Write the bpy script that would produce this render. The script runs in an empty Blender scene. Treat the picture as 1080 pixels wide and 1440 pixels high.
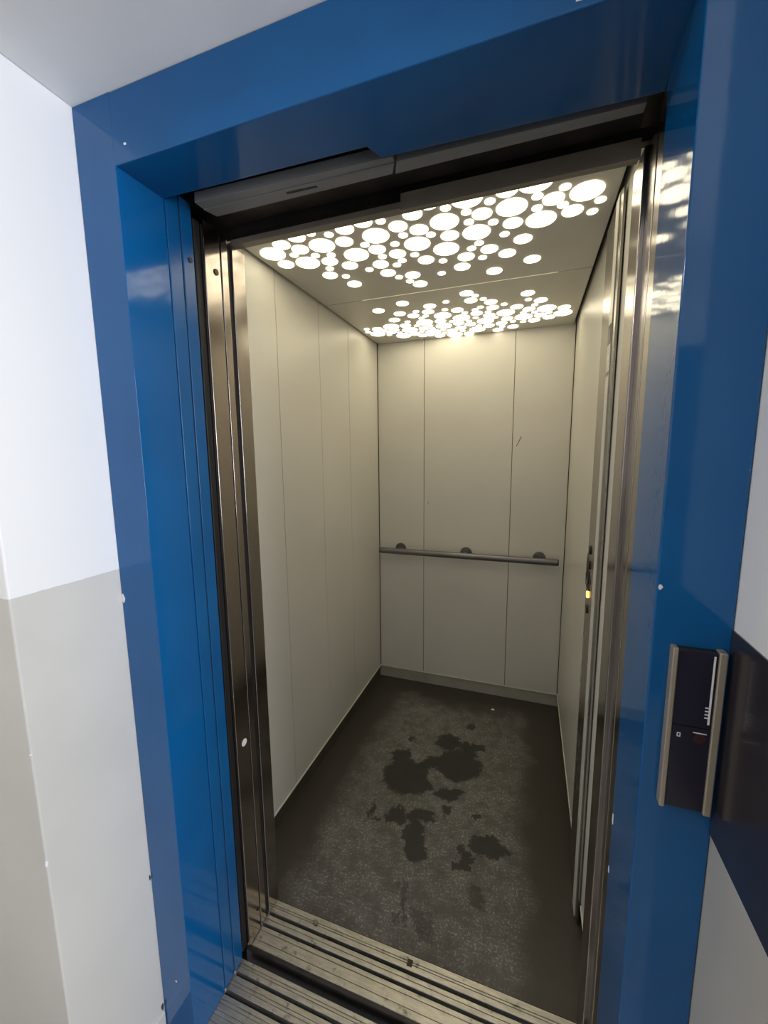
import bpy, bmesh, math, random
from mathutils import Vector, Matrix

random.seed(4)
S = bpy.context.scene
COL = S.collection

# ------------------------------------------------------------------ camera
cd = bpy.data.cameras.new('camera'); cam = bpy.data.objects.new('camera', cd); COL.objects.link(cam)
F, YAW, PIT, ROL = 573.80, 0.34214, 0.13945, -0.01014
fw = Vector((-math.sin(YAW)*math.cos(PIT), math.cos(YAW)*math.cos(PIT), -math.sin(PIT)))
r0 = Vector((math.cos(YAW), math.sin(YAW), 0)); u0 = r0.cross(fw)
rr = math.cos(ROL)*r0 + math.sin(ROL)*u0; uu = -math.sin(ROL)*r0 + math.cos(ROL)*u0
M4 = Matrix((rr, uu, -fw)).transposed().to_4x4(); M4.translation = (0.89788, -0.98779, 1.48116)
cam.matrix_world = M4
cd.sensor_fit = 'HORIZONTAL'; cd.sensor_width = 36; cd.lens = F/1080*36; cd.clip_start = 0.02
S.camera = cam

# ------------------------------------------------------------------ world, light, exposure
wd = bpy.data.worlds.new('world'); S.world = wd; wd.use_nodes = True
bg = wd.node_tree.nodes['Background']; bg.inputs[0].default_value = (0.80, 0.88, 1, 1); bg.inputs[1].default_value = 1.0
S.view_settings.view_transform = 'Standard'; S.view_settings.look = 'None'
S.view_settings.exposure = 0.0; S.view_settings.gamma = 1; S.view_settings.use_curve_mapping = False
def area(name, loc, rot, sx, sy, power, col):
    l = bpy.data.lights.new(name, 'AREA'); l.shape = 'RECTANGLE'; l.size = sx; l.size_y = sy; l.energy = power; l.color = col
    o = bpy.data.objects.new(name, l); COL.objects.link(o); o.location = loc; o.rotation_euler = rot; return o
# daylight entering through the window at the end of the corridor
area('window_daylight', (2.93, -1.43, 1.55), (0, math.radians(90), 0), 1.25, 1.15, 76, (0.90, 0.93, 1.0))

DISC_EMIT = 4.4
FILL_LAMP_EMIT = 85.0

# ------------------------------------------------------------------ node helpers / materials
MATS = {}
def mat(name, col, rough=.5, metal=0., coat=0., coat_rough=.1, spec=.5, emit=None, emit_s=0, aniso=0):
    m = bpy.data.materials.new(name); m.use_nodes = True; MATS[name] = m
    b = m.node_tree.nodes['Principled BSDF']; I = b.inputs
    I['Base Color'].default_value = (*col, 1); I['Roughness'].default_value = rough; I['Metallic'].default_value = metal
    I['Coat Weight'].default_value = coat; I['Coat Roughness'].default_value = coat_rough
    I['Specular IOR Level'].default_value = spec; I['Anisotropic'].default_value = aniso
    if emit: I['Emission Color'].default_value = (*emit, 1); I['Emission Strength'].default_value = emit_s
    return m
class N:
    """tiny node-graph helper"""
    def __init__(s, m): s.t = m.node_tree; s.b = s.t.nodes['Principled BSDF']
    def n(s, typ, **kw):
        o = s.t.nodes.new(typ)
        for k, v in kw.items(): setattr(o, k, v)
        return o
    def l(s, a, b): s.t.links.new(a, b)
    def pos(s): return s.n('ShaderNodeNewGeometry').outputs['Position']
    def put(s, sock, v):
        if isinstance(v, (int, float)): sock.default_value = v
        elif isinstance(v, tuple): sock.default_value = v
        else: s.l(v, sock)
    def math(s, op, a, b=0., c=0., clamp=False):
        o = s.n('ShaderNodeMath', operation=op, use_clamp=clamp)
        for i, v in enumerate((a, b, c)): s.put(o.inputs[i], v)
        return o.outputs[0]
    def vmath(s, op, a, b=(0, 0, 0)):
        o = s.n('ShaderNodeVectorMath', operation=op); s.put(o.inputs[0], a); s.put(o.inputs[1], b); return o
    def noise(s, vec, scale, detail=3., rough=.5, dist=0.):
        o = s.n('ShaderNodeTexNoise'); s.l(vec, o.inputs['Vector']); o.inputs['Scale'].default_value = scale
        o.inputs['Detail'].default_value = detail; o.inputs['Roughness'].default_value = rough; o.inputs['Distortion'].default_value = dist
        return o
    def sep(s, v):
        o = s.n('ShaderNodeSeparateXYZ'); s.l(v, o.inputs[0]); return o.outputs
    def mix(s, f, a, b):
        o = s.n('ShaderNodeMix', data_type='RGBA'); s.put(o.inputs[0], f); s.put(o.inputs[6], a); s.put(o.inputs[7], b); return o.outputs[2]
    def smooth(s, v, lo, hi):
        o = s.n('ShaderNodeMapRange', interpolation_type='SMOOTHSTEP'); s.l(v, o.inputs[0])
        o.inputs[1].default_value = lo; o.inputs[2].default_value = hi; return o.outputs[0]
    def bump(s, h, strength, dist=.001):
        o = s.n('ShaderNodeBump'); o.inputs['Strength'].default_value = strength; o.inputs['Distance'].default_value = dist
        s.l(h, o.inputs['Height']); s.l(o.outputs[0], s.b.inputs['Normal'])
    def col(s, v): s.put(s.b.inputs['Base Color'], v)
    def rough(s, v): s.put(s.b.inputs['Roughness'], v)
    def stretch(s, sc):
        return s.vmath('MULTIPLY', s.pos(), sc).outputs[0]
def c4(c): return (*c, 1)

def mottled(m, a, b, scale, r0=None, r1=None, bumpv=0, stretch=(1, 1, 1)):
    g = N(m); v = g.stretch(stretch); n = g.noise(v, scale, 5.)
    g.col(g.mix(g.smooth(n.outputs[0], .3, .7), c4(a), c4(b)))
    if r0 is not None:
        g.rough(g.math('MULTIPLY_ADD', n.outputs[0], r1-r0, r0))
    if bumpv: g.bump(n.outputs[0], bumpv)
    return g

# blue gloss paint: slight orange-peel and grime
m = mat('blue_paint', (.003, .090, .27), .12, spec=.46)
g = N(m); p = g.pos(); n = g.noise(p, 4., 4.); n2 = g.noise(p, 28., 3.)
g.col(g.mix(g.smooth(n.outputs[0], .3, .75), c4((.0025, .084, .255)), c4((.004, .098, .290))))
g.rough(g.math('MULTIPLY_ADD', n.outputs[0], .08, .05)); g.bump(n2.outputs[0], .14, .0012)
m = mat('landing_door_blue', (.003, .09, .27), .22, spec=.45)
mottled(m, (.003, .080, .24), (.005, .098, .275), 5, .18, .30)

# two-tone wall paint: white above 1.245 m, warm grey below
def wall_paint(name, h, top, bot):
    m = mat(name, top, .55); g = N(m); p = g.pos(); z = g.sep(p)[2]
    n = g.noise(p, 3., 5.); fine = g.noise(p, 90., 3.)
    up = g.mix(n.outputs[0], c4(tuple(x*.97 for x in top)), c4(top)); lo = g.mix(g.smooth(n.outputs[0], .3, .7), c4(tuple(x*.92 for x in bot)), c4(bot))
    edge = g.math('MULTIPLY_ADD', fine.outputs[0], .003, h-.0015)
    g.col(g.mix(g.math('GREATER_THAN', z, edge), lo, up)); g.rough(g.math('MULTIPLY_ADD', n.outputs[0], .15, .42)); g.bump(fine.outputs[0], .12, .0015)
    return m
wall_paint('wall_two_tone', 1.238, (.82, .82, .82), (.60, .585, .55))
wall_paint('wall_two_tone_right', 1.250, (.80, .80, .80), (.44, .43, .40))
wall_paint('wall_back_paint', 1.238, (.50, .49, .47), (.30, .29, .27))
m = mat('ceiling_white', (.85, .85, .84), .7); mottled(m, (.83, .83, .82), (.87, .87, .86), 6, bumpv=.05)
m = mat('hall_floor', (.20, .19, .18), .5); mottled(m, (.17, .16, .15), (.25, .24, .22), 30, .35, .6)
m = mat('shaft_concrete', (.10, .095, .09), .9); mottled(m, (.07, .065, .06), (.12, .115, .11), 12)

# cabin
m = mat('cabin_panel', (.56, .54, .48), .34)
g = N(m); p = g.pos(); n = g.noise(p, 2.2, 5.); f = g.noise(p, 160., 2.)
g.col(g.mix(g.smooth(n.outputs[0], .3, .7), c4((.665, .650, .600)), c4((.705, .688, .637))))
g.rough(g.math('MULTIPLY_ADD', n.outputs[0], .16, .27)); g.bump(f.outputs[0], .05, .0006)
m = mat('cabin_seam', (.12, .11, .09), .7)
m = mat('skirting_grey', (.26, .25, .215), .45); mottled(m, (.36, .345, .30), (.43, .415, .365), 9, .38, .55)
m = mat('skirting_shaded', (.07, .062, .05), .5); mottled(m, (.055, .048, .038), (.085, .076, .06), 9, .45, .6)  # side-wall skirting: its shade is put into a darker colour than the back
m = mat('worn_edge', (.72, .69, .60), .4)
m = mat('cabin_ceiling', (.62, .60, .55), .30); mottled(m, (.60, .58, .53), (.65, .63, .58), 3, .24, .36)
mat('light_disc', (.9, .88, .75), .35, emit=(1.0, .885, .625), emit_s=DISC_EMIT)
m = mat('rail_steel', (.2, .19, .2), .36, metal=.75); mottled(m, (.17, .165, .17), (.23, .225, .235), 40, .3, .45, stretch=(.1, 1, 1))
def brushed(name, a, b, r0, r1, st=(60, 60, 1.2), bmp=.12):
    m = mat(name, a, r0, metal=1.); g = N(m); v = g.stretch(st); n = g.noise(v, 14., 4.); n2 = g.noise(g.pos(), 5., 4.)
    g.col(g.mix(n.outputs[0], c4(a), c4(b))); g.rough(g.math('MULTIPLY_ADD', n2.outputs[0], r1-r0, r0)); g.bump(n.outputs[0], bmp, .0004)
    return m
brushed('door_steel', (.40, .355, .33), (.46, .41, .385), .12, .20, bmp=.05)
brushed('jamb_steel', (.36, .325, .305), (.43, .39, .365), .12, .22, bmp=.05)
brushed('plate_steel', (.36, .345, .32), (.44, .42, .385), .20, .32)
m = mat('rail_grey', (.19, .19, .195), .45); mottled(m, (.17, .17, .175), (.21, .21, .21), 20, .38, .5, stretch=(.2, 1, 1))
m = mat('dark_steel', (.045, .038, .034), .42, metal=.6); mottled(m, (.035, .03, .026), (.06, .05, .044), 14, .35, .5)
m = mat('brown_steel', (.24, .21, .165), .42, metal=.2); mottled(m, (.20, .175, .14), (.28, .245, .20), 20, .35, .5, stretch=(.3, 1, 1))
mat('black_rubber', (.012, .011, .010), .55)
# extruded aluminium sill, scuffed and stained
m = mat('sill_aluminium', (.60, .56, .49), .38, metal=.85)
g = N(m); p = g.pos(); n = g.noise(g.stretch((2.5, 14, 14)), 9., 6., .65); d = g.noise(p, 34., 5., .7)
base = g.mix(g.smooth(n.outputs[0], .3, .7), c4((.42, .405, .37)), c4((.58, .565, .525)))
g.col(g.mix(g.smooth(d.outputs[0], .56, .72), base, c4((.17, .15, .125))))
g.rough(g.math('MULTIPLY_ADD', d.outputs[0], .30, .24)); g.bump(d.outputs[0], .15, .0008)

# cabin floor: dark rubber sheet, worn pale in the middle, wet stains
m = mat('cabin_floor', (.05, .045, .035), .5)
g = N(m); p = g.pos(); xyz = g.sep(p)
wob = g.noise(p, 5., 5., .6); spk = g.noise(p, 130., 3., .70); spk2 = g.noise(p, 16., 6., .75); big = g.noise(p, 3., 3.)
def soft(v, c, half, s0, s1):
    d = g.math('ABSOLUTE', g.math('SUBTRACT', v, c)); d = g.math('DIVIDE', d, half)
    d = g.math('ADD', d, g.math('MULTIPLY_ADD', wob.outputs[0], .55, -.275))
    o = g.n('ShaderNodeMapRange', interpolation_type='SMOOTHSTEP'); g.l(d, o.inputs[0]); o.inputs[1].default_value = s1; o.inputs[2].default_value = s0
    return o.outputs[0]
worn = g.math('MULTIPLY', soft(xyz[0], .55, .42, .70, 1.04), soft(xyz[1], .62, .66, .80, 1.08))
worn = g.math('MULTIPLY', worn, g.math('MULTIPLY_ADD', big.outputs[0], .9, .45, clamp=True))
col = g.mix(wob.outputs[0], c4((.040, .035, .028)), c4((.058, .051, .042)))
col = g.mix(worn, col, g.mix(g.smooth(spk2.outputs[0], .36, .64), c4((.115, .108, .098)), c4((.172, .165, .153))))
fl = g.math('MULTIPLY', g.math('MULTIPLY', g.smooth(spk.outputs[0], .53, .62), g.smooth(spk2.outputs[0], .36, .58)), worn)
col = g.mix(g.math('MULTIPLY', fl, .8), col, c4((.42, .405, .375)))
STAIN = [(0.41, 0.653, 0.1, 0.1), (0.358, 0.763, 0.047, 0.06), (0.457, 0.621, 0.071, 0.054), (0.62, 0.797, 0.105, 0.088), (0.56, 0.943, 0.059, 0.057), (0.496, 0.766, 0.05, 0.037), (0.666, 0.902, 0.041, 0.067), (0.615, 0.62, 0.063, 0.027), (0.433, 0.436, 0.037, 0.039), (0.526, 0.468, 0.055, 0.033), (0.523, 0.38, 0.042, 0.054), (0.553, 0.315, 0.042, 0.037), (0.803, 0.421, 0.064, 0.046), (0.724, 0.33, 0.039, 0.018), (0.718, 0.372, 0.016, 0.031), (0.742, 0.539, 0.023, 0.015), (0.327, 0.427, 0.013, 0.034), (0.37, 0.397, 0.019, 0.009), (0.624, 0.537, 0.027, 0.023), (0.647, 1.104, 0.024, 0.022), (0.699, 0.949, 0.032, 0.023), (0.375, 0.9, 0.016, 0.015)]
FAINT = [(0.637, 0.095, 0.034, 0.048), (0.779, 0.234, 0.024, 0.041), (0.597, 0.11, 0.013, 0.013), (.555, .13, .010, .085), (.538, .085, .012, .03)]
ew = g.noise(p, 14., 7., .74)
off = g.vmath('SCALE', g.vmath('SUBTRACT', ew.outputs[1], (.5, .5, .5)).outputs[0]); off.inputs['Scale'].default_value = .15
pw = g.vmath('ADD', p, off.outputs[0]).outputs[0]
ca, sa = math.cos(YAW), math.sin(YAW)
def field(lst):
    acc = None
    for (x, y, a, b) in lst:
        d = g.vmath('SUBTRACT', pw, (x, y, 0)).outputs[0]
        s_ = g.sep(d)
        u_ = g.math('MULTIPLY_ADD', s_[0], ca/a, g.math('MULTIPLY', s_[1], sa/a)); v_ = g.math('MULTIPLY_ADD', s_[1], ca/b, g.math('MULTIPLY', s_[0], -sa/b))
        q = g.math('SQRT', g.math('MULTIPLY_ADD', u_, u_, g.math('MULTIPLY', v_, v_)))
        acc = q if acc is None else g.math('MINIMUM', acc, q)
    return acc
def inv(v, lo, hi):
    o = g.n('ShaderNodeMapRange', interpolation_type='SMOOTHSTEP'); g.l(v, o.inputs[0]); o.inputs[1].default_value = hi; o.inputs[2].default_value = lo; return o.outputs[0]
wet = inv(field(STAIN), .98, 1.20); ft = inv(field(FAINT), .7, 1.3)
col = g.mix(g.math('MULTIPLY', wet, .93), col, c4((.022, .022, .020)))
col = g.mix(g.math('MULTIPLY', ft, .6), col, c4((.030, .026, .020)))
g.col(col)
g.rough(g.math('SUBTRACT', g.math('MULTIPLY_ADD', worn, .12, .46), g.math('MULTIPLY', wet, .10)))
g.bump(spk.outputs[0], .25, .0012)

mat('panel_glass', (.016, .014, .028), .25, spec=.45)
mat('rail_champagne', (.44, .38, .30), .5, metal=.6)
m = mat('band_dark', (.022, .020, .026), .22, spec=.5, coat=.2); mottled(m, (.020, .018, .023), (.030, .026, .030), 8, .18, .30)
mat('white_print', (.82, .82, .82), .5)
mat('red_print', (.55, .03, .03), .4)
mat('chip_white', (.78, .80, .82), .6)
mat('dark_red', (.045, .012, .014), .3)
mat('amber_light', (.9, .5, .1), .4, emit=(1, .55, .12), emit_s=3.0)
mat('light_gap', (.8, .76, .6), .5, emit=(1., .86, .58), emit_s=.40)  # glow put in for light leaking through the ceiling panel joint
mat('black_glass', (.008, .008, .009), .15)
mat('scratch_dark', (.045, .035, .025), .7)
mat('screw_dark', (.05, .04, .035), .4, metal=.8)
mat('stone', (.22, .19, .15), .8)
mat('window_frame_white', (.75, .75, .75), .4)
mat('door_brown', (.05, .04, .045), .35)

# ------------------------------------------------------------------ mesh helpers
def link(o, parent=None):
    COL.objects.link(o)
    if parent is not None: o.parent = parent
    return o
def tag(o, label=None, cat=None, group=None, kind=None):
    if label: o['label'] = label
    if cat: o['category'] = cat
    if group: o['group'] = group
    if kind or cat: o['kind'] = kind or 'thing'
    return o
def empty(name, loc=(0, 0, 0)):
    o = bpy.data.objects.new(name, None); o.empty_display_size = .05; o.location = loc; return link(o)
def fin(name, bm, m, parent=None, bev=0, seg=2, smooth=False):
    me = bpy.data.meshes.new(name); bmesh.ops.recalc_face_normals(bm, faces=bm.faces); bm.to_mesh(me); bm.free()
    me.materials.append(MATS[m])
    if smooth:
        for f_ in me.polygons: f_.use_smooth = True
    o = link(bpy.data.objects.new(name, me), parent)
    if parent is not None:
        q = parent; off = Vector((0, 0, 0))
        while q is not None: off += q.location; q = q.parent
        o.location = -off                                        # geometry is given in world metres
    if bev:
        md = o.modifiers.new('bevel', 'BEVEL'); md.width = bev; md.segments = seg; md.limit_method = 'ANGLE'; md.angle_limit = math.radians(40)
        for f_ in me.polygons: f_.use_smooth = True
        md.harden_normals = True
    return o
def addbox(bm, x0, x1, y0, y1, z0, z1):
    v = [bm.verts.new((x, y, z)) for x in (x0, x1) for y in (y0, y1) for z in (z0, z1)]
    for f_ in ((0, 1, 3, 2), (4, 6, 7, 5), (0, 4, 5, 1), (2, 3, 7, 6), (0, 2, 6, 4), (1, 5, 7, 3)): bm.faces.new([v[i] for i in f_])
def box(name, m, x0, x1, y0, y1, z0, z1, parent=None, bev=0, seg=2):
    bm = bmesh.new(); addbox(bm, x0, x1, y0, y1, z0, z1); return fin(name, bm, m, parent, bev, seg)
def boxes(name, m, lst, parent=None, bev=0):
    bm = bmesh.new()
    for b in lst: addbox(bm, *b)
    return fin(name, bm, m, parent, bev)
def extrude(name, m, prof, axis, a0, a1, parent=None, bev=0, smooth=False):
    """closed 2-D profile extruded along axis: x -> (y,z), z -> (x,y), y -> (x,z)"""
    bm = bmesh.new()
    def P(q, a): return {'x': (a, q[0], q[1]), 'z': (q[0], q[1], a), 'y': (q[0], a, q[1])}[axis]
    A = [bm.verts.new(P(q, a0)) for q in prof]; B = [bm.verts.new(P(q, a1)) for q in prof]; n = len(prof)
    for i in range(n): bm.faces.new((A[i], A[(i+1) % n], B[(i+1) % n], B[i]))
    bm.faces.new(A); bm.faces.new(B[::-1])
    return fin(name, bm, m, parent, bev, smooth=smooth)
def cyl(name, m, c, axis, r, h, parent=None, seg=24, r2=None, bev=0, sc=(1, 1)):
    bm = bmesh.new(); bmesh.ops.create_cone(bm, cap_ends=True, segments=seg, radius1=r, radius2=r if r2 is None else r2, depth=h)
    Rm = {'z': Matrix(), 'x': Matrix.Rotation(math.pi/2, 4, 'Y'), 'y': Matrix.Rotation(math.pi/2, 4, 'X')}[axis]
    bmesh.ops.transform(bm, matrix=Matrix.Translation(c) @ Rm, verts=bm.verts)
    return fin(name, bm, m, parent, bev)
def blob(name, m, pts, axis, at, t, parent=None):
    """thin irregular chip: polygon in the plane normal to axis, thickness t"""
    return extrude(name, m, pts, axis, at, at+t, parent)
def ragged(cx, cy, rx, ry, n=9, j=.3):
    return [(cx+rx*math.cos(2*math.pi*i/n)*random.uniform(1-j, 1+j), cy+ry*math.sin(2*math.pi*i/n)*random.uniform(1-j, 1+j)) for i in range(n)]

# ------------------------------------------------------------------ key dimensions (metres)
YF = -.361                      # front face of the blue landing frame
XL, XI, XR, XO = .053, .152, 1.066, 1.157
ZH, ZT = 2.018, 2.140           # header underside, soffit
CW, CD_, CH = 1.10, 1.44, 2.142 # cabin
YN = -.565                      # front edge of the niche

# ------------------------------------------------------------------ setting: corridor
def st(o): o['kind'] = 'structure'; return o
st(box('floor', 'hall_floor', -2.6, 3.0, -2.5, -.338, -.10, 0))
st(box('wall_left', 'wall_two_tone', -2.6, XL, YN, -.300, 0, 2.70, bev=.004))
wl0 = bpy.data.objects['wall_left']
for (z_, rz_) in ((.941, .002), (.710, .007)):
    extrude('paint_chip', 'chip_white', ragged(-.5645, z_, .0022, rz_, 8, .35), 'x', XL-.0005, XL+.0006, wl0)
extrude('paint_chip', 'scratch_dark', ragged(-.3635, .454, .002, .008, 8, .35), 'x', XL-.0005, XL+.0008, wl0)
extrude('paint_chip', 'scratch_dark', ragged(-.3650, .071, .004, .010, 8, .35), 'x', XL-.0005, XL+.0010, wl0)
st(box('wall_right', 'wall_two_tone_right', XO, 3.0, YN, -.300, 0, 2.70, bev=.004))
st(box('ceiling', 'ceiling_white', XL, XO, YN, -.19, ZT, 2.70, bev=.003))
st(box('ceiling_hall', 'ceiling_white', -2.6, 3.0, -2.5, YN, 2.60, 2.70))
st(box('wall_back', 'wall_back_paint', -2.6, 3.0, -2.62, -2.5, 0, 2.70))
st(box('wall_end_left', 'wall_two_tone', -2.72, -2.6, -2.62, YN, 0, 2.70))
# corridor end wall with the window opening (y -2.0..-.85, z .9..2.2)
st(boxes('wall_end_right', 'wall_two_tone', [(3.0, 3.12, -2.62, -2.02, 0, 2.7), (3.0, 3.12, -.84, YN, 0, 2.7), (3.0, 3.12, -2.02, -.84, 0, .90), (3.0, 3.12, -2.02, -.84, 2.2, 2.7)]))
w = st(boxes('window_1', 'window_frame_white', [(3.02, 3.08, -2.02, -1.97, .9, 2.2), (3.02, 3.08, -.89, -.84, .9, 2.2), (3.02, 3.08, -1.97, -.89, .9, .95), (3.02, 3.08, -1.97, -.89, 2.15, 2.2), (3.03, 3.07, -1.45, -1.41, .95, 2.15)]))
d = st(box('door_1', 'door_brown', 1.55, 2.45, -2.5, -2.47, 0, 2.05, bev=.004))
cyl('door_handle', 'rail_champagne', (1.64, -2.44, 1.02), 'y', .012, .06, d)
lp = empty('fill_lamp', (-1.25, -1.55, 2.60)); tag(lp, 'unseen round white fill lamp added in the corridor', 'fill lamp')  # unseen lamp added as fill for the right niche wall
cyl('fill_lamp_base', 'window_frame_white', (-1.25, -1.55, 2.588), 'z', .20, .024, lp, 48, bev=.004)
mat('fill_lamp_glow', (.9, .9, .9), .5, emit=(1., .96, .90), emit_s=FILL_LAMP_EMIT)
cyl('fill_lamp_shade', 'fill_lamp_glow', (-1.25, -1.55, 2.556), 'z', .17, .040, lp, 48, r2=.185, bev=.006)
st(box('baseboard_left', 'wall_two_tone', .045, XL+.006, YN+.0, YF-.001, 0, .058, bev=.004))

# ------------------------------------------------------------------ shaft around the cabin
st(box('wall_shaft_left', 'shaft_concrete', -.80, -.70, -.30, 1.75, -.30, 2.70))
st(box('wall_shaft_right', 'shaft_concrete', 1.45, 1.55, -.30, 1.75, -.30, 2.70))
st(box('wall_shaft_back', 'shaft_concrete', -.80, 1.55, 1.65, 1.75, -.30, 2.70))
st(box('ceiling_shaft', 'shaft_concrete', -.80, 1.55, -.19, 1.75, 2.60, 2.70))
st(box('floor_shaft', 'shaft_concrete', -.80, 1.55, -.338, 1.75, -.36, -.30))

# ------------------------------------------------------------------ cabin shell
G = .0014                                                        # half the joint between two wall panels
SK, LIP = .077, .006
def wall_panel_row(wall, axis, plane, out, edges, z0, z1):
    """flush sheet-metal panels in a row, each its own object, joints 3 mm"""
    for a, b in zip(edges[:-1], edges[1:]):
        if axis == 'x': box('panel', 'cabin_panel', min(plane, out), max(plane, out), a+G, b-G, z0, z1, wall, bev=.0012)
        else: box('panel', 'cabin_panel', a+G, b-G, min(plane, out), max(plane, out), z0, z1, wall, bev=.0012)
wl = st(box('wall_cabin_left', 'cabin_seam', -.050, -.012, -.03, 1.49, 0, 2.28))
wall_panel_row(wl, 'x', 0, -.012, [.02, .372, .700, 1.012, 1.438], SK, 2.25)
box('skirting', 'skirting_shaded', -.012, -.008, .02, 1.45, 0, SK, wl)
box('panel_edge_trim', 'worn_edge', -.012, .0040, .02, 1.438, SK-.004, SK+.002, wl, bev=.0005)
wb = st(box('wall_cabin_back', 'cabin_seam', -.012, 1.112, 1.452, 1.49, 0, 2.28))
wall_panel_row(wb, 'y', 1.44, 1.452, [.002, .294, .802, 1.098], SK, 2.25)
box('skirting', 'skirting_grey', -.006, 1.106, 1.446, 1.452, 0, SK, wb)
box('panel_edge_trim', 'worn_edge', .001, 1.099, 1.438, 1.452, SK-.004, SK+.001, wb, bev=.0005)
extrude('scratch', 'scratch_dark', [(.822, 1.520), (.826, 1.521), (.851, 1.575), (.846, 1.573)], 'y', 1.4393, 1.4402, wb)
extrude('scratch', 'scratch_dark', [(.319, 1.184), (.323, 1.184), (.324, 1.192), (.320, 1.192)], 'y', 1.4393, 1.4402, wb)
wr = st(box('wall_cabin_right', 'cabin_seam', 1.112, 1.150, -.03, 1.49, 0, 2.28))
wall_panel_row(wr, 'x', CW, 1.112, [.02, .2445, .4705, 1.438], SK, 2.25)
box('skirting', 'skirting_shaded', 1.108, 1.112, .02, 1.45, 0, SK, wr)
box('panel_edge_trim', 'worn_edge', 1.0970, 1.112, .472, 1.438, SK-.005, SK+.002, wr, bev=.0005)
box('panel_edge_trim', 'worn_edge', 1.0970, 1.112, .02, .243, SK-.005, SK+.002, wr, bev=.0005)
st(box('ceiling_cabin', 'cabin_seam', -.05, 1.15, -.03, 1.49, 2.28, 2.32))
fl_ = st(box('floor_cabin', 'cabin_floor', -.012, 1.112, -.0005, 1.452, -.03, 0))
# front returns and lintel of the cabin
wf = st(box('wall_cabin_front', 'dark_steel', -.05, 1.15, -.036, -.018, 2.047, 2.28))
box('return_panel', 'cabin_panel', -.012, .130, -.010, .018, 0, 2.047, wf, bev=.001)
box('return_panel', 'cabin_panel', 1.084, 1.112, -.010, .018, 0, 2.047, wf, bev=.001)
box('lintel_strip', 'brown_steel', .148, 1.068, -.044, -.020, 2.020, 2.034, wf, bev=.0015)
box('lintel_strip', 'brown_steel', .610, 1.068, -.052, -.0445, 2.012, 2.046, wf, bev=.001)
box('lintel_strip', 'dark_steel', .148, 1.068, -.034, -.020, 2.034, 2.047, wf)

# ------------------------------------------------------------------ luminous ceiling panels with round light discs
LR = {'L': .0425, 'M': .0285, 'S': .0145}
SPOTS = {
 'L': '72,262 148,358 249,271 328,365 430,277 536,368 641,275 616,433 721,365 826,270 902,360 1010,265 717,188 886,183 486,147 614,98',
 'M': '172,268 72,341 224,375 175,474 326,274 276,428 228,578 509,251 562,290 405,356 458,407 380,458 382,532 462,582 468,669 537,483 642,355 747,273 669,509 645,579 748,483 826,351 801,533 852,455 880,607 931,270 983,346 750,655 817,191 783,150 357,209 421,193 565,206 617,173 382,99 304,128 697,108 538,86 132,221 200,198',
 'S': '134,293 198,321 249,336 199,424 300,220 226,503 379,314 328,482 509,303 470,343 405,407 459,458 432,483 409,581 437,630 510,433 589,329 590,510 566,605 707,249 707,301 773,326 773,222 721,432 694,458 721,534 800,405 891,244 891,298 956,228 956,307 1048,318 1035,369 743,134 471,207 657,210 563,151 356,150 664,147 252,195'}
DM = {}
for k, r in LR.items():
    bm = bmesh.new(); bmesh.ops.create_cone(bm, cap_ends=True, segments=32 if k != 'S' else 20, radius1=r*.955, radius2=r*.965, depth=.003)
    me = bpy.data.meshes.new('light_disc'); bm.to_mesh(me); bm.free(); me.materials.append(MATS['light_disc']); DM[k] = me
def ceiling_panel(y0, y1, label, turn):
    o = box('luminous_ceiling', 'cabin_ceiling', .010, 1.086, y0, y1, CH, CH+.022, bev=.0015)
    tag(o, label, 'ceiling light', 'round-hole light panels of the cabin ceiling')
    for k, s in SPOTS.items():
        for e in s.split():
            x, y = [int(q)/1000 for q in e.split(',')]
            if turn: x, y = 2*.546-x, 2*.7495-y
            d_ = link(bpy.data.objects.new('light_disc', DM[k]), o); d_.location = (x, y, CH-.0006)
    return o
ceiling_panel(.030, .7475, 'luminous bubble-pattern ceiling panel over the cabin doorway, larger discs against the lintel', False)
ceiling_panel(.7515, 1.437, 'luminous bubble-pattern ceiling panel along the back wall of the cabin', True)
t = box('ceiling_light_gap', 'light_gap', .19, .97, .7480, .7510, CH-.0006, CH+.02)
tag(t, 'thin glowing joint line between the two luminous ceiling panels', 'light strip')

# ------------------------------------------------------------------ handrail
h = empty('handrail', (.546, 1.44, .885)); tag(h, 'grey metal handrail on three round mounts across the cabin back wall', 'handrail')
cyl('rail', 'rail_steel', (.546, 1.380, .885), 'x', .0185, 1.030, h, 32, bev=.002)
for x in (.028, 1.064): cyl('end_cap', 'screw_dark', (x, 1.380, .885), 'x', .0168, .006, h, 24)
for x in (.146, .556, .968):
    b = cyl('bracket', 'rail_steel', (x, 1.4365, .893), 'y', .034, .007, h, 32, bev=.001)
    cyl('stem', 'rail_steel', (x, 1.411, .888), 'y', .011, .046, b, 20)

# ------------------------------------------------------------------ car control panel on the right cabin wall
c = empty('control_panel', (CW, .356, 1.1)); tag(c, 'tall stainless lift control column on the right cabin wall', 'control panel')
extrude('plate', 'plate_steel', [(1.0968, .246), (1.0905, .246), (1.0865, .262), (1.0865, .330), (1.0885, .462), (1.0968, .469)], 'z', .004, 2.125, c, bev=.001)
box('side_strip', 'cabin_panel', 1.0845, 1.0868, .262, .306, .010, 2.12, c, bev=.0006)
box('display', 'black_glass', 1.0835, 1.0846, .264, .303, 1.765, 1.815, c, bev=.0005)
box('notice', 'white_print', 1.0838, 1.0846, .266, .298, 1.722, 1.738, c)
box('slot', 'black_glass', 1.0838, 1.0846, .264, .303, 1.684, 1.694, c)
for k, z in enumerate((1.180, 1.132, 1.084, 1.036, .988)):
    b = cyl('button', 'amber_light' if z == 1.036 else 'screw_dark', (1.0858, .400, z), 'x', .011 if z == 1.036 else .014, .006, c, 20, bev=.001)
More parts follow.
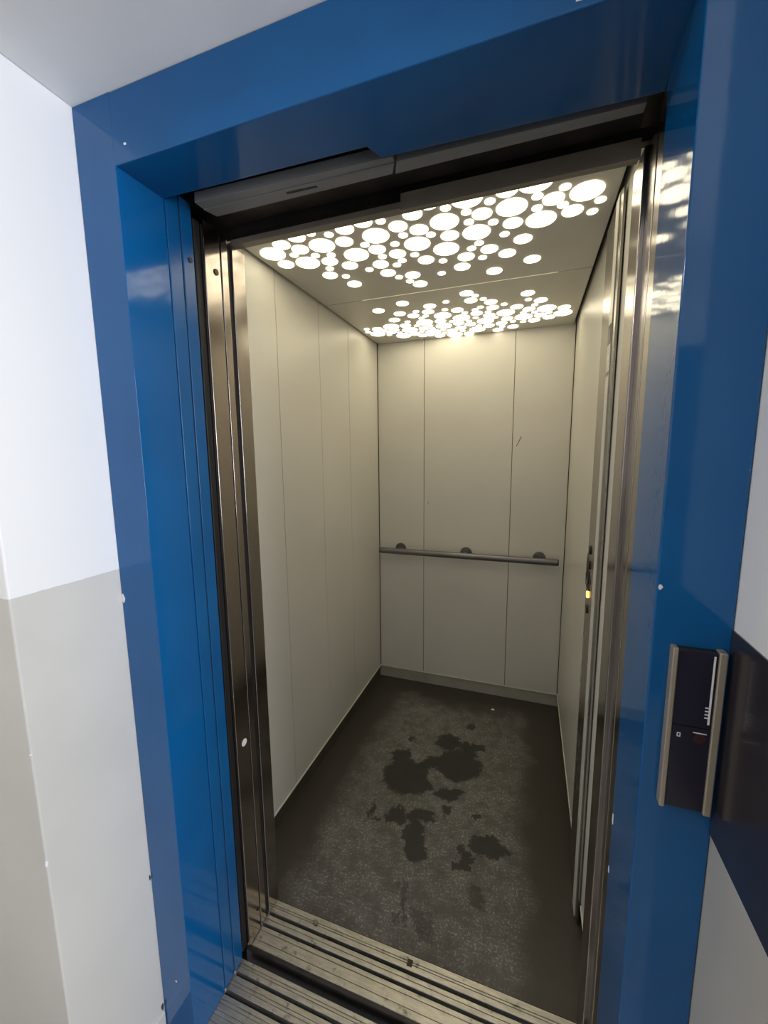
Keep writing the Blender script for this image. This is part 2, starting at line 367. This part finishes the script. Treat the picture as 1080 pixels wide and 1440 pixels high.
for (y, z, ry, rz) in ((.452, 1.120, .010, .035), (.462, 1.072, .008, .016), (.410, 1.105, .025, .012), (.375, 1.085, .02, .010), (.430, 1.062, .02, .014), (.39, 1.06, .016, .008)):
    extrude('scratch', 'scratch_dark', ragged(y, z, ry, rz, 8, .4), 'x', 1.0861, 1.0872, c)
extrude('scratch', 'scratch_dark', ragged(.482, 1.090, .008, .014, 8, .4), 'x', 1.0992, 1.1004, wr)

# ------------------------------------------------------------------ blue landing frame
fr = empty('lift_portal', (.605, YF, 0)); tag(fr, 'glossy blue steel frame around the open lift doorway', 'door frame')
jl = box('jamb', 'blue_paint', XL+.0005, XI, YF, -.254, .001, ZT-.0005, fr, bev=.0014, seg=2)
jr = box('jamb', 'blue_paint', XR, XO-.0005, YF, -.216, .001, ZT-.0005, fr, bev=.0025, seg=3)
hd = extrude('header', 'blue_paint', [(XI-.02, YF+.0003), (XR+.02, YF+.0003), (XR+.02, -.186), (.622, -.205), (.606, -.240), (XI-.02, -.254)], 'z', ZH, ZT-.0005, fr, bev=.0025)
def chip(parent, axis, at, t, cx, cy, rx, ry): return extrude('paint_chip', 'chip_white', ragged(cx, cy, rx, ry, 8, .35), axis, at, at+t, parent)
chip(hd, 'y', YF-.0002, .001, .180, 2.048, .003, .0025)
chip(jl, 'y', YF-.0004, .0012, .058, 1.172, .005, .010)
chip(jl, 'y', YF-.0004, .0012, .105, .170, .0025, .003)
chip(jr, 'y', YF-.0004, .0012, 1.0705, 1.300, .0028, .0032)
chip(jr, 'x', XR-.0006, .0012, -.224, .815, .004, .011)
chip(jr, 'x', XR-.0006, .0012, -.222, .705, .003, .008)
s_ = box('warning_sticker', 'white_print', .930, .962, YF-.0006, YF+.0002, 2.026, 2.064); tag(s_, 'small white and red sticker on the blue header', 'sticker')
box('red_field', 'red_print', .934, .958, YF-.0009, YF-.0005, 2.030, 2.060, s_)

# ------------------------------------------------------------------ door leaves, slid open to the left
def leaf(name, m, y0, y1, x1, z1, label, cat, group, lip):
    o = box(name, m, x1-.50, x1, y0, y1, .006, z1, bev=.0022, seg=2)
    tag(o, label, cat, group)
    return o
l1 = leaf('landing_sliding_door', 'landing_door_blue', -.2505, -.2150, XI-.0005, 2.045, 'blue landing door leaf edge next to the frame reveal', 'door', 'blue landing door leaves', 0)
l2 = leaf('landing_sliding_door', 'landing_door_blue', -.2105, -.1770, XI-.0015, 2.050, 'blue landing door leaf edge beside the dark gap, dark screw near its top', 'door', 'blue landing door leaves', 0)
cyl('bolt', 'screw_dark', (XI-.001, -.190, 1.925), 'x', .0055, .004, l2, 16)
box('seal_strip', 'black_rubber', XI-.03, XI-.0045, -.2150, -.2105, .006, 2.045, l1)
l3 = leaf('cabin_sliding_door', 'door_steel', -.1440, -.0900, XI-.001, 2.035, 'wide brushed steel cabin door leaf edge with a screw near its top', 'door', 'steel cabin door leaves', 0)
box('seal_strip', 'black_rubber', XI-.05, XI-.010, -.1640, -.1442, .006, 2.030, l3, bev=.003)
cyl('bolt', 'screw_dark', (XI-.0005, -.108, 1.931), 'x', .0075, .004, l3, 20, bev=.0008)
cyl('bolt', 'screw_dark', (XI-.0005, -.100, .085), 'x', .005, .003, l3, 16)
l4 = leaf('cabin_sliding_door', 'door_steel', -.0850, -.0600, XI-.002, 2.035, 'narrow brushed steel cabin door leaf edge beside the cabin post', 'door', 'steel cabin door leaves', 0)
box('seal_strip', 'black_rubber', XI-.03, XI-.006, -.0900, -.0850, .006, 2.030, l3)
sk = cyl('round_sticker', 'chip_white', (XI-.0008, -.113, .663), 'x', .0105, .0012, None, 28); tag(sk, 'small round white sticker on the steel cabin door edge', 'sticker')
# cabin door post on the closing side and on the stacking side
po = empty('car_door_post', (.152, -.03, 0)); tag(po, 'brushed steel cabin post behind the stacked door leaves', 'door post', 'steel cabin door posts')
box('post', 'jamb_steel', .131, XI, -.0460, .0060, .002, 2.020, po, bev=.0025)
box('seal_strip', 'black_rubber', .131, XI-.006, -.0600, -.0460, .002, 2.016, po)
po = empty('car_door_post', (XR, -.03, 0)); tag(po, 'brushed steel cabin post on the closing side, opposite the stacked leaves', 'door post', 'steel cabin door posts')
box('post', 'jamb_steel', XR+.002, 1.083, -.0780, .0060, .002, 2.016, po, bev=.003)
box('post_edge', 'jamb_steel', XR+.010, 1.112, -.1300, -.0785, .002, 2.016, po, bev=.002)
po = empty('landing_door_post', (XR, -.19, 0)); tag(po, 'brushed steel strip lining the frame behind the call panel side', 'door post')
box('post', 'jamb_steel', XR+.0015, 1.140, -.2140, -.1780, .002, 2.014, po, bev=.002)
box('post_back', 'jamb_steel', XR+.0060, 1.140, -.1775, -.1600, .002, 2.014, po, bev=.002)

# ------------------------------------------------------------------ door tracks in the head of the opening
tr = empty('door_track', (.6, -.18, 2.04)); tag(tr, 'grey metal door track under the blue header', 'door track')
a_ = extrude('track_plate', 'rail_grey', [(.195, -.213), (.612, -.196), (.640, -.194), (.638, -.180), (.195, -.189)], 'z', 2.024, 2.045, tr, bev=.001)
b_ = extrude('track_plate', 'rail_grey', [(.195, -.1880), (.637, -.1785), (.625, -.152), (.205, -.156)], 'z', 2.0225, 2.045, tr, bev=.001)
extrude('slot', 'black_rubber', [(.400, -.1765), (.470, -.1735), (.470, -.1680), (.400, -.1705)], 'z', 2.0219, 2.024, b_)
extrude('track_plate', 'rail_grey', [(.643, -.182), (1.050, -.169), (1.050, -.148), (.630, -.150)], 'z', 2.0225, 2.045, tr, bev=.001)
box('hanger_plate', 'dark_steel', -.2, 1.10, -.186, -.060, 2.055, 2.10, tr)

# ------------------------------------------------------------------ sills: extruded aluminium strips
def slat(name, y0, y1, grooves, parent, nose=False, x0=.140, x1=1.095):
    """top surface with fine V-grooves; nose rounds the front edge down"""
    pr = [(y1, -.022), (y1, -.0012), (y1-.0012, 0)]
    for gy in sorted(grooves, reverse=True): pr += [(gy+.0013, 0), (gy+.0006, -.0022), (gy-.0006, -.0022), (gy-.0013, 0)]
    if nose:
        pr += [(y0+.006+.010*math.sin(a), -.010+.010*math.cos(a)) for a in [-(i/6)*math.pi/2 for i in range(7)]] + [(y0-.004, -.060), (y1, -.060)]
    else: pr += [(y0+.0012, 0), (y0, -.0012), (y0, -.022)]
    return extrude(name, 'sill_aluminium', pr, 'x', x0, x1, parent)
ls = empty('landing_sill', (.61, -.25, 0)); tag(ls, 'ribbed aluminium landing sill with two door guide grooves', 'sill')
box('channel', 'black_rubber', .140, 1.095, -.337, -.173, -.060, -.0225, ls)
slat('slat', -.2030, -.1730, [-.1915, -.1845], ls)
slat('slat', -.2455, -.2120, [-.2335, -.2255], ls)
slat('slat', -.3370, -.2565, [-.2680, -.2760, -.2900, -.2990, -.3130, -.3210], ls)
cs = empty('car_sill', (.61, -.07, 0)); tag(cs, 'worn aluminium cabin sill with door guide grooves along the rubber floor', 'sill')
box('channel', 'black_rubber', .140, 1.112, -.0805, -.0005, -.060, -.0225, cs)
slat('slat', -.1360, -.0810, [-.1190, -.0935], cs, x1=1.112)
extrude('sill_nose', 'dark_steel', [(-.0815, -.0222), (-.1362, -.0222), (-.1362, -.0006)] + [(-.1362-.011*math.sin(i/6*math.pi/2), -.0116+.011*math.cos(i/6*math.pi/2)) for i in range(1, 7)] + [(-.1472, -.060), (-.0815, -.060)], 'x', .140, 1.112, cs)
slat('slat', -.0720, -.0480, [-.0600], cs, x1=1.112)
slat('slat', -.0380, -.0010, [-.0240, -.0175], cs, x1=1.112)
# small litter
def pebble(name, m, c_, r, sc, label, cat):
    bm = bmesh.new(); bmesh.ops.create_icosphere(bm, subdivisions=2, radius=r)
    for v in bm.verts: v.co = Vector((v.co.x*sc[0], v.co.y*sc[1], v.co.z*sc[2]))*random.uniform(.82, 1.15)
    bmesh.ops.transform(bm, matrix=Matrix.Translation(c_), verts=bm.verts)
    return tag(fin(name, bm, m), label, cat)
pebble('stone_crumb', 'stone', (.306, -.020, .004), .008, (1.1, .8, .55), 'brown grit crumb lying on the cabin sill', 'stone')
o = box('guide_insert', 'screw_dark', .612, .628, -.030, -.012, -.004, .0012, bev=.001); tag(o, 'small dark square insert set in the cabin sill', 'insert')
pebble('paper_scrap', 'chip_white', (.748, 1.290, .003), .009, (1, .8, .4), 'tiny white scrap on the cabin floor by the back wall', 'litter')

# ------------------------------------------------------------------ call panel on the right jamb
cp = empty('call_panel', (1.1175, YF, 1.105)); tag(cp, 'dark glass lift call panel with champagne metal side rails on the blue frame', 'call panel')
box('backplate', 'screw_dark', 1.090, 1.146, YF-.010, YF-.0002, .988, 1.221, cp, bev=.001)
for x0, x1 in ((1.0875, 1.0945), (1.1390, 1.1485)): box('side_rail', 'rail_champagne', x0, x1, YF-.0155, YF-.0002, .986, 1.223, cp, bev=.002)
up_ = box('display_glass', 'panel_glass', 1.0950, 1.1386, YF-.0130, YF-.0095, 1.1135, 1.220, cp, bev=.0006)
lo_ = box('lower_glass', 'panel_glass', 1.0950, 1.1386, YF-.0130, YF-.0095, .989, 1.1125, cp, bev=.0006)
box('bright_line', 'white_print', 1.1338, 1.1360, YF-.0135, YF-.0129, 1.1200, 1.2165, up_)
for i in range(4): box('tick', 'white_print', 1.1298, 1.1338, YF-.0135, YF-.0129, 1.1285+i*.0048, 1.1300+i*.0048, up_)
boxes('floor_symbol', 'white_print', [(1.1010, 1.1052, YF-.0135, YF-.0129, 1.0960, 1.0970), (1.1010, 1.1052, YF-.0135, YF-.0129, 1.1010, 1.1020), (1.1010, 1.1020, YF-.0135, YF-.0129, 1.0970, 1.1010), (1.1042, 1.1052, YF-.0135, YF-.0129, 1.0970, 1.1010)], lo_)
box('button_line', 'white_print', 1.1190, 1.1345, YF-.0135, YF-.0129, 1.1050, 1.1062, lo_)
cyl('call_button', 'dark_red', (1.1270, YF-.0133, 1.0975), 'y', .0068, .002, lo_, 24, bev=.0004)

# dark glossy band on the right niche wall
o = box('wall_board', 'band_dark', XO-.0025, XO+.001, YN+.004, YF-.0005, .950, 1.2500, bev=.0008)
tag(o, 'dark glossy board on the niche wall beside the lift call panel', 'board')
